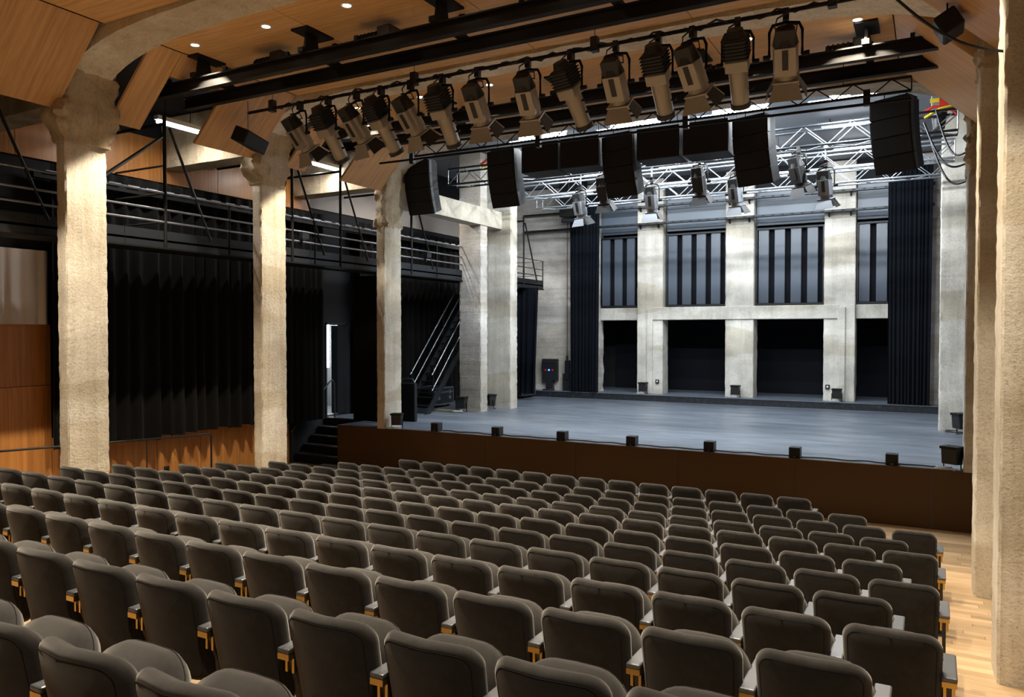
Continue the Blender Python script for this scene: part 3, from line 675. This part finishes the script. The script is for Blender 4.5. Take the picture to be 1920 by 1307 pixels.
for x in (-10.1, -7, -4, -1): MB().b2((x-.05, 13.9, 3.7), (x+.05, 14.0, 3.95)).build('drop_block', 'black_frame', t)
truss('box_truss', 'silver box truss just behind the hanging loudspeakers', 16.75, 3.78, -11.0, .36, .42, .40, .025, .012, 'dark_steel', 'alu', .45)
truss('box_truss', 'middle silver box truss above the stage', 19.2, 3.75, -10.9, .36, .42, .40, .025, .012, 'alu', 'alu', .45)
truss('box_truss', 'rear silver box truss above the stage nearest the back wall', 21.6, 3.85, -10.9, .36, .42, .40, .025, .012, 'alu', 'alu', .45)

# loudspeakers
def line_array(x, k, yaw):
    t = thing('line_array_speaker', (x, 15.7, 2.85), 'curved hanging black loudspeaker column, %s from the left of five' % ORD[k], 'loudspeaker', 'hanging line arrays')
    wd = .74; p = Vector((x, 15.55, 4.18)); tilt = R(2)
    for j in range(4):
        h_ = .325; d = Vector((0, math.sin(tilt), -math.cos(tilt))); q = p+d*h_; bk = Vector((0, math.cos(tilt), math.sin(tilt)))
        m = MB(); vs = []
        for (pp, ff) in ((p, .045), (q, -.0)):
            for s, dep, ww in ((-1, 0, wd/2), (1, 0, wd/2), (1, .46, wd/2*.82), (-1, .46, wd/2*.82)):
                vs.append(pp+Vector((s*ww, 0, 0))+bk*dep)
        cb = m.add(vs, [(0, 1, 2, 3), (7, 6, 5, 4), (0, 4, 5, 1), (1, 5, 6, 2), (2, 6, 7, 3), (3, 7, 4, 0)]).build('cabinet', 'speaker_black', t, .008)
        for s in (-1, 1):
            c = (p+q)/2+Vector((s*(wd/2+.004), 0, 0))+bk*.06
            MB().box(c, (.012, .10, h_-.02), Matrix.Rotation(tilt, 3, 'X')).build('side_plate', 'speaker_edge', cb)
        g = (p+q)/2-bk*.004; MB().box(g, (wd-.03, .012, h_-.02), Matrix.Rotation(tilt, 3, 'X')).build('grille', 'speaker_black', cb)
        p = q+d*.004; tilt += R(6)
    MB().b2((x-.3, 15.6, 4.19), (x+.3, 15.95, 4.24)).build('flying_frame', 'black_metal', t)
    for s in (-.2, .2): rod('chain', (x+s, 15.75, 4.24), (x+s, 15.75, 5.24), .01, 'black_metal', t, 6)
    t.rotation_euler = (0, 0, R(yaw))
for k, x in enumerate((-11.15, -8.78, -5.93, -3.16, -.68)): line_array(x, k, (0, -5, -12, -18, -25)[k])
for k, x in enumerate((-7.76, -6.80, -5.04, -4.06)):
    t = thing('hanging_subwoofer', (x, 15.7, 3.58), 'square black hanging loudspeaker box, %s from the left of four' % ORD[k], 'loudspeaker', 'hanging subwoofers')
    MB().b2((x-.45, 15.5, 3.58), (x+.45, 16.2, 4.23)).build('cabinet', 'speaker_black', t, .012)
    MB().b2((x-.43, 15.488, 3.60), (x+.43, 15.5, 4.21)).build('grille', 'speaker_black', t)
    MB().b2((x+.45, 15.5, 3.6), (x+.462, 15.56, 4.21)).build('rigging_rail', 'speaker_edge', t)
    for s in (-.3, .3): rod('chain', (x+s, 15.9, 4.23), (x+s, 15.9, 5.24), .01, 'black_metal', t, 6)
t = thing('wall_speaker', (-10.9, 10.0, 3.3), 'small black loudspeaker hung before the sloped timber panel', 'loudspeaker')
rot = Euler((R(-8), R(22), R(8))).to_matrix(); c = Vector((-10.75, 9.95, 3.42))
MB().box(c, (.30, .62, .26), rot).build('cabinet', 'speaker_black', t, .02); MB().box(c+rot @ Vector((.152, 0, 0)), (.01, .58, .22), rot).build('grille', 'black_frame', t)
MB().box(c+rot @ Vector((.16, .2, -.06)), (.01, .05, .03), rot).build('badge', 'speaker_edge', t); rod('hanger', (-10.8, 9.95, 3.54), (-10.8, 9.95, 4.12), .008, 'steel', t, 6)
t = thing('wall_speaker', (.12, 10.45, 3.45), 'black loudspeaker at the top right corner of the timber ceiling', 'loudspeaker')
MB().box((.12, 10.45, 3.58), (.24, .42, .24), Euler((0, R(-30), 0)).to_matrix()).build('cabinet', 'speaker_black', t, .02); rod('hanger', (.1, 10.45, 3.66), (.1, 10.45, 3.86), .01, 'black_metal', t, 6); MB().box((.015, 10.45, 3.52), (.012, .38, .2), Euler((0, R(-30), 0)).to_matrix()).build('grille', 'black_frame', t)
t = thing('loose_cable', (.2, 7.2, 2.2), 'thick black cable sagging across the top right corner', 'cable')
MB().tube([(-.35+.9*k/14, 7.0+.02*k, 2.75-.55*k/14-.13*math.sin(math.pi*k/14)) for k in range(15)], .012).build('strand', 'cable', t)
# stage work lights
def led(x0, x1, label):
    xc = (x0+x1)/2; t = thing('stage_light_strip', (xc, 16.35, 4.52), label, 'light', 'stage light strips')
    MB().b2((x0, 16.27, 4.62), (x1, 16.43, 4.70)).build('housing', 'alu', t)
    MB().cyl((x0+.02, 16.35, 4.57), (x1-.02, 16.35, 4.57), .065).build('tube', 'lamp_glow', t)
    for x in (x0+.2, x1-.2): rod('hanger', (x, 16.35, 4.70), (x, 16.35, 5.24), .012, 'black_metal', t, 6)
    area(t, (xc, 16.35, 4.49), (xc, 18.2, 0), E_LED, COOL, x1-x0, .14)
for k, (a, b_) in enumerate([(-8.72, -7.5), (-6.4, -5.25), (-4.13, -2.99), (-1.85, -1.45)]): led(a, b_, 'glaring white light strip above the stage front, %s from the left' % ORD[k])
k = 0
for yv, nm in ((18.2, 'front'), (20.6, 'middle'), (23.2, 'rear')):
    for x in (-9.3, -6.8, -4.3, -1.8):
        t = thing('grid_light', (x, yv, 5.0), 'white tube light in the %s line under the stage roof, %s from left' % (nm, ORD[k % 4]), 'light', 'stage roof lights'); k += 1
        MB().b2((x-.7, yv-.07, 5.06), (x+.7, yv+.07, 5.14)).build('housing', 'alu', t); MB().cyl((x-.68, yv, 5.03), (x+.68, yv, 5.03), .03).build('tube', 'tube_glow', t)
        for s in (-.5, .5): rod('hanger', (x+s, yv, 5.14), (x+s, yv, 5.25), .01, 'black_metal', t, 6)
        area(t, (x, yv, 4.98), (x, yv+.8, 0), E_STAGE/3*(.55 if yv > 23 else 1), COOL, 1.4, .14)
fr = spotlight('pc', (.05, .25, -.97), 'lamp_silver'); frb = spotlight('pc', (.1, .35, -.92), 'black_frame')
for k, x in enumerate((-7.4, -5.65, -3.77, -1.97)):
    place(fr, (x, 16.98, 3.45), R(180)*0+random.uniform(-.2, .2), 'silver spotlight with barn doors before the back wall, %s from the left' % ORD[k], 'spotlight', 'silver spotlights', 1.3)
    t = thing('drop_arm', (x, 16.98, 3.42), 'short steel arm holding the %s silver spotlight from the left' % ORD[k], 'bracket'); rod('tube', (x, 16.98, 3.38), (x, 16.98, 3.76), .02, 'steel', t)
    MB().box((x, 16.96, 3.77), (.07, .07, .07)).build('clamp', 'steel', t)
for k, x in enumerate((-6.72, -4.5, -2.46)):
    place(frb, (x, 16.75, 3.74), random.uniform(-.3, .3), 'black spotlight with barn doors under the front box truss, %s from the left' % ORD[k], 'spotlight', 'black truss spotlights', 1.35)
for o in (sp_pc, sp_pr, fr, frb): drop(o)
# hoists with bright chain bags, cables on trusses
for k, (x, yv, nm) in enumerate(((-9.75, 17.1, 'left'), (.05, 17.3, 'right'))):
    t = thing('chain_hoist', (x, yv, 4.0), 'grey chain hoist with red and yellow strap near the %s truss end' % nm, 'hoist')
    MB().b2((x-.14, yv-.14, 4.25), (x+.14, yv+.14, 4.62)).build('motor', 'lamp_silver', t, .02)
    MB().b2((x-.16, yv-.16, 4.44), (x+.0, yv-.14, 4.52)).build('yellow_label', 'yellow', t); MB().b2((x+.0, yv-.16, 4.3), (x+.15, yv-.14, 4.5)).build('red_label', 'red', t)
    MB().cyl((x, yv, 3.95), (x, yv, 4.25), .1, .14).build('chain_bag', 'black_frame', t)
    MB().tube([(x-.3, yv-.3, 4.22), (x-.1, yv-.32, 4.32), (x+.15, yv-.3, 4.28), (x+.3, yv-.28, 4.15)], .03).build('red_strap', 'red', t)
    MB().tube([(x-.25, yv-.32, 4.12), (x+.0, yv-.34, 4.26), (x+.25, yv-.33, 4.3)], .028).build('yellow_strap', 'yellow', t)
for k, (x0, x1, z0) in enumerate(((-.2, .45, 3.9), (-.1, .46, 3.6), (.0, .46, 4.1))):
    t = thing('truss_cable', (x1, 16.5, z0-1), 'black cable looping from the truss end to the right column, number %s from top' % ORD[[1, 2, 0][k]], 'cable')
    MB().tube([(x0+(x1-x0)*u/10, 16.4-.9*u/10, z0-1.0*u/10-.35*math.sin(math.pi*u/10)) for u in range(11)], .018).build('strand', 'cable', t)
t = thing('air_duct', (-10.9, 24.4, 3.75), 'dark ventilation duct beside the left curtain above the stage', 'duct')
MB().b2((-11.35, 24.2, 3.95), (-10.55, 24.8, 5.26)).build('box_section', 'black_metal', t, .02); MB().tube([(-11.2, 24.1, 3.8), (-10.75, 24.1, 3.78), (-10.6, 24.1, 3.85), (-10.58, 24.1, 4.3)], .07).build('pipe', 'dark_steel', t)

# ------------------------------------------------------------------ small things on the stage
def flood(x, y, z, rz, s, label):
    t = thing('floor_floodlight', (0, 0, 0), label, 'floodlight', 'floor floodlights')
    MB().prism([(-.13, .12), (.1, .10), (.15, .42), (-.16, .46)], 'x', -.15, .15).build('body', 'black_frame', t, .015)
    MB().b2((-.17, -.17, .42), (.17, .15, .47)).build('visor', 'black_metal', t)
    for s_ in (-1, 1): MB().tube([(s_*.17, -.02, .3), (s_*.17, .0, .02), (s_*.14, .12, .012)], .012, 6).build('stand_leg', 'black_metal', t)
    MB().tube([(.2*math.cos(k*.7)*(1-k*.02)-.05, -.2+.12*math.sin(k*.7), .012+.004*k) for k in range(20)], .009, 5).build('cable_coil', 'cable_pale' if s < 1 else 'cable', t)
    t.location = (x, y, z+H); t.rotation_euler = (0, 0, rz); t.scale = (s, s, s); ROOT[t] = Vector((x, y, z)); return t
flood(-11.3, 14.98-.02, ZS, R(20), .8, 'black floodlight at the foot of the left stage column')
bpy.context.view_layer.update()
flood(-12.0, 18.95, ZS, R(10), .95, 'black floodlight at the foot of the narrow grey pier')
flood(-11.75, 20.15, ZS, R(-15), .95, 'black floodlight at the foot of the broad grey pier')
flood(-8.66, 25.2, -2.11, 0, .85, 'black floodlight at the foot of the left back-wall pier')
flood(-5.58, 25.25, -2.11, 0, .85, 'black floodlight at the foot of the middle back-wall pier')
flood(-2.55, 25.2, -2.11, 0, .85, 'black floodlight at the foot of the right back-wall pier')
flood(.30, 15.0, ZS, R(-30), .85, 'large black floodlight at the right front corner of the stage')
flood(.58, 20.4, ZS, R(-60), 1.0, 'black floodlight beside the pier on the right of the stage')
for k, x in enumerate((-10.22, -8.58, -6.97, -5.4, -3.81, -2.23, -.62)):
    t = thing('stage_monitor_cube', (x, 15.06, ZS), 'small black cube on the stage edge, %s from the left of seven' % ORD[k], 'speaker', 'stage edge cubes')
    MB().b2((x-.1, 14.95, ZS+.004), (x+.1, 15.15, ZS+.2)).build('cabinet', 'speaker_edge', t, .008)
    MB().b2((x-.09, 14.944, ZS+.015), (x+.09, 14.952, ZS+.19)).build('grille', 'speaker_black', t); MB().b2((x-.015, 14.94, ZS+.02), (x+.015, 14.945, ZS+.035)).build('badge', 'steel', t)
t = thing('stage_edge_cable', (-5, 15.2, ZS), 'thin black cable lying along the stage edge behind the cubes', 'cable')
MB().tube([(-10.1+10.4*k/120, 15.13+.07*noise.noise(Vector((k*.3, 0, 0)))+.03*math.sin(k*.8), ZS+.014) for k in range(121)], .012, 6).build('strand', 'cable', t)
def case(x, y, z, dx, dy, dz, label):
    t = thing('flight_case', (x, y, z), label, 'case')
    MB().b2((x-dx/2, y-dy/2, z+.1), (x+dx/2, y+dy/2, z+.1+dz*.72)).build('body', 'case_black', t); MB().b2((x-dx/2, y-dy/2, z+.1+dz*.74), (x+dx/2, y+dy/2, z+.1+dz)).build('lid', 'case_black', t)
    for sx_ in (-1, 1):
        for sy in (-1, 1):
            cx, cy = x+sx_*dx/2, y+sy*dy/2; MB().b2((cx-.018, cy-.018, z+.1), (cx+.018, cy+.018, z+.1+dz)).build('corner_rail', 'alu', t)
            MB().cyl((cx-sx_*.12-.02, cy-sy*.1, z+.05), (cx-sx_*.12+.02, cy-sy*.1, z+.05), .05).build('caster', 'black_frame', t)
    for zz in (z+.1, z+.1+dz*.73, z+.1+dz):
        m = MB()
        for sy in (-1, 1): m.box((x, y+sy*dy/2, zz), (dx+.03, .03, .03))
        for sx_ in (-1, 1): m.box((x+sx_*dx/2, y, zz), (.03, dy+.03, .03))
        m.build('edge_rail', 'alu', t)
    for u in (-.3, .3):
        MB().box((x+u*dx, y-dy/2-.012, z+.1+dz*.72), (.09, .02, .13)).build('latch', 'steel', t); MB().box((x+dx/2+.012, y+u*dy, z+.1+dz*.72), (.02, .09, .13)).build('latch', 'steel', t)
        MB().box((x+dx/2+.012, y+u*dy, z+.1+dz*.38), (.02, .12, .1)).build('handle_dish', 'alu', t)
case(-13.05, 24.3, ZS, .95, 1.0, .72, 'black flight case with aluminium edges under the far gallery')
case(-13.7, 20.0, ZS, .8, 1.0, .5, 'low black flight case beside the metal stairs')
t = thing('black_box_panel', (-12.2, 16.1, ZS), 'narrow upright black panel with a rounded handle behind the stage column', 'panel')
MB().b2((-12.35, 16.3, ZS), (-11.75, 16.42, ZS+1.0)).build('board', 'black_wall', t, .02); MB().tube([(-12.3, 16.36, ZS+.95), (-12.3, 16.36, ZS+1.1), (-11.85, 16.36, ZS+1.1), (-11.8, 16.36, ZS+1.0)], .025).build('handle', 'black_frame', t)
t = thing('power_panel', (-12.1, 25.35, -1.6), 'black power distribution panel with blue sockets on the bare wall', 'panel')
MB().b2((-12.55, 25.3, -1.75), (-11.95, 25.46, -.98)).build('box', 'case_black', t)
for k in range(6): MB().b2((-12.5+.09*k, 25.28, -1.1), (-12.44+.09*k, 25.3, -1.04)).build('breaker', 'speaker_edge', t)
for k in range(3): MB().cyl((-12.4+.14*k, 25.28, -1.38), (-12.4+.14*k, 25.3, -1.38), .035).build('socket', 'blue_led' if k == 1 else 'red', t)
MB().b2((-12.38, 25.28, ZP), (-12.12, 25.44, -1.75)).build('cable_duct', 'case_black', t)
MB().tube([(-12.5+.5*abs(math.sin(k)), 25.2+.08*math.cos(k*1.3), ZP+.02+.01*(k % 3)) for k in range(14)], .02, 6).build('cable_heap', 'cable', t)
t = thing('rope_winch', (-11.5, 25.3, -1.8), 'blue-grey hand winch on the bare wall beside the left curtain', 'winch')
MB().b2((-11.62, 25.25, -1.7), (-11.46, 25.42, -1.02)).build('body', 'dark_steel', t, .02); MB().b2((-11.72, 25.3, ZP), (-11.38, 25.44, -1.5)).build('bracket', 'case_black', t); rod('rope', (-11.54, 25.3, -1.02), (-11.54, 25.3, 4.2), .01, 'black_metal', t, 6)
MB().cyl((-11.54, 25.3, -1.02), (-11.54, 25.3, -.85), .04).build('hook', 'case_black', t)
t = thing('floor_marking', (-12.6, 19.2, ZS), 'short yellow tape mark on the stage floor beside the narrow pier', 'tape'); MB().b2((-13.1, 19.2, ZS), (-12.45, 19.3, ZS+.004)).build('tape', 'yellow', t)
for x, nm in ((-8.25, 'left'), (-2.85, 'right')):
    t = thing('wall_socket', (x, YB-.02, -1.7), 'small black wall socket on the %s back-wall pier' % nm, 'socket'); MB().b2((x-.06, YB-.05, -1.74), (x+.06, YB-.01, -1.62)).build('plate', 'black_frame', t); MB().cyl((x, YB-.055, -1.68), (x, YB-.05, -1.68), .03).build('face', 'white_plastic', t)
t = thing('wall_outlet', (XL+.05, 10.9, -3), 'small black outlet low on the left timber wall', 'socket'); MB().b2((XL+.05, 11.0, -3.02), (XL+.08, 11.12, -2.9)).build('plate', 'black_frame', t); MB().b2((XL+.08, 11.03, -2.99), (XL+.085, 11.09, -2.93)).build('face', 'black_metal', t)
t = thing('smoke_detector', (-5.36, 12.9, ZC), 'small white smoke detector on the timber ceiling behind the spotlights', 'detector'); MB().cyl((-5.36, 12.0, ZC-.04), (-5.36, 12.0, ZC), .06, .075).build('body', 'white_plastic', t); MB().cyl((-5.36, 12.0, ZC-.06), (-5.36, 12.0, ZC-.04), .03).build('sensor', 'white_plastic', t)
# ------------------------------------------------------------------ recessed ceiling downlights
gx = [-10.09+1.515*k for k in range(7)]
for j, yv in enumerate((.55, 4.4, 8.25, 12.1)):       # tilted a little towards the rear of the house
    for k, x in enumerate(gx):
        t = thing('ceiling_downlight', (x, yv, ZC-.02), 'round recessed downlight, %s from left in the %s line from the stage' % (ORD[k], ORD[3-j]), 'light', 'ceiling downlights')
        m = MB(); n = 20; vs = []
        for r_, z in ((.085, ZC-.0), (.085, ZC-.012), (.062, ZC-.012), (.055, ZC-.002)):
            vs += [(x+r_*math.cos(2*math.pi*i/n), yv+r_*math.sin(2*math.pi*i/n), z) for i in range(n)]
        m.add(vs, [(a*n+i, a*n+(i+1) % n, (a+1)*n+(i+1) % n, (a+1)*n+i) for a in range(3) for i in range(n)], True).build('trim_ring', 'white_plastic', t)
        MB().cyl((x, yv, ZC-.006), (x, yv, ZC-.001), .055).build('lens', 'spot_glow', t)
        side_ = k in (0, 6)
        if side_:
            spot(t, (x, yv, ZC-.03), (x+(-.12 if k == 0 else .12), yv+.2, 0), E_DOWN*1.2*((.5, 1.2, 1.2, 1.1)[j]), WARM, 92, .2)
        else:
            spot(t, (x, yv, ZC-.03), (x, yv-1.15, 0), E_DOWN*(1.35 if j else .1), WARM, 60, .35)
print('seats', count, 'objects', len(bpy.data.objects))
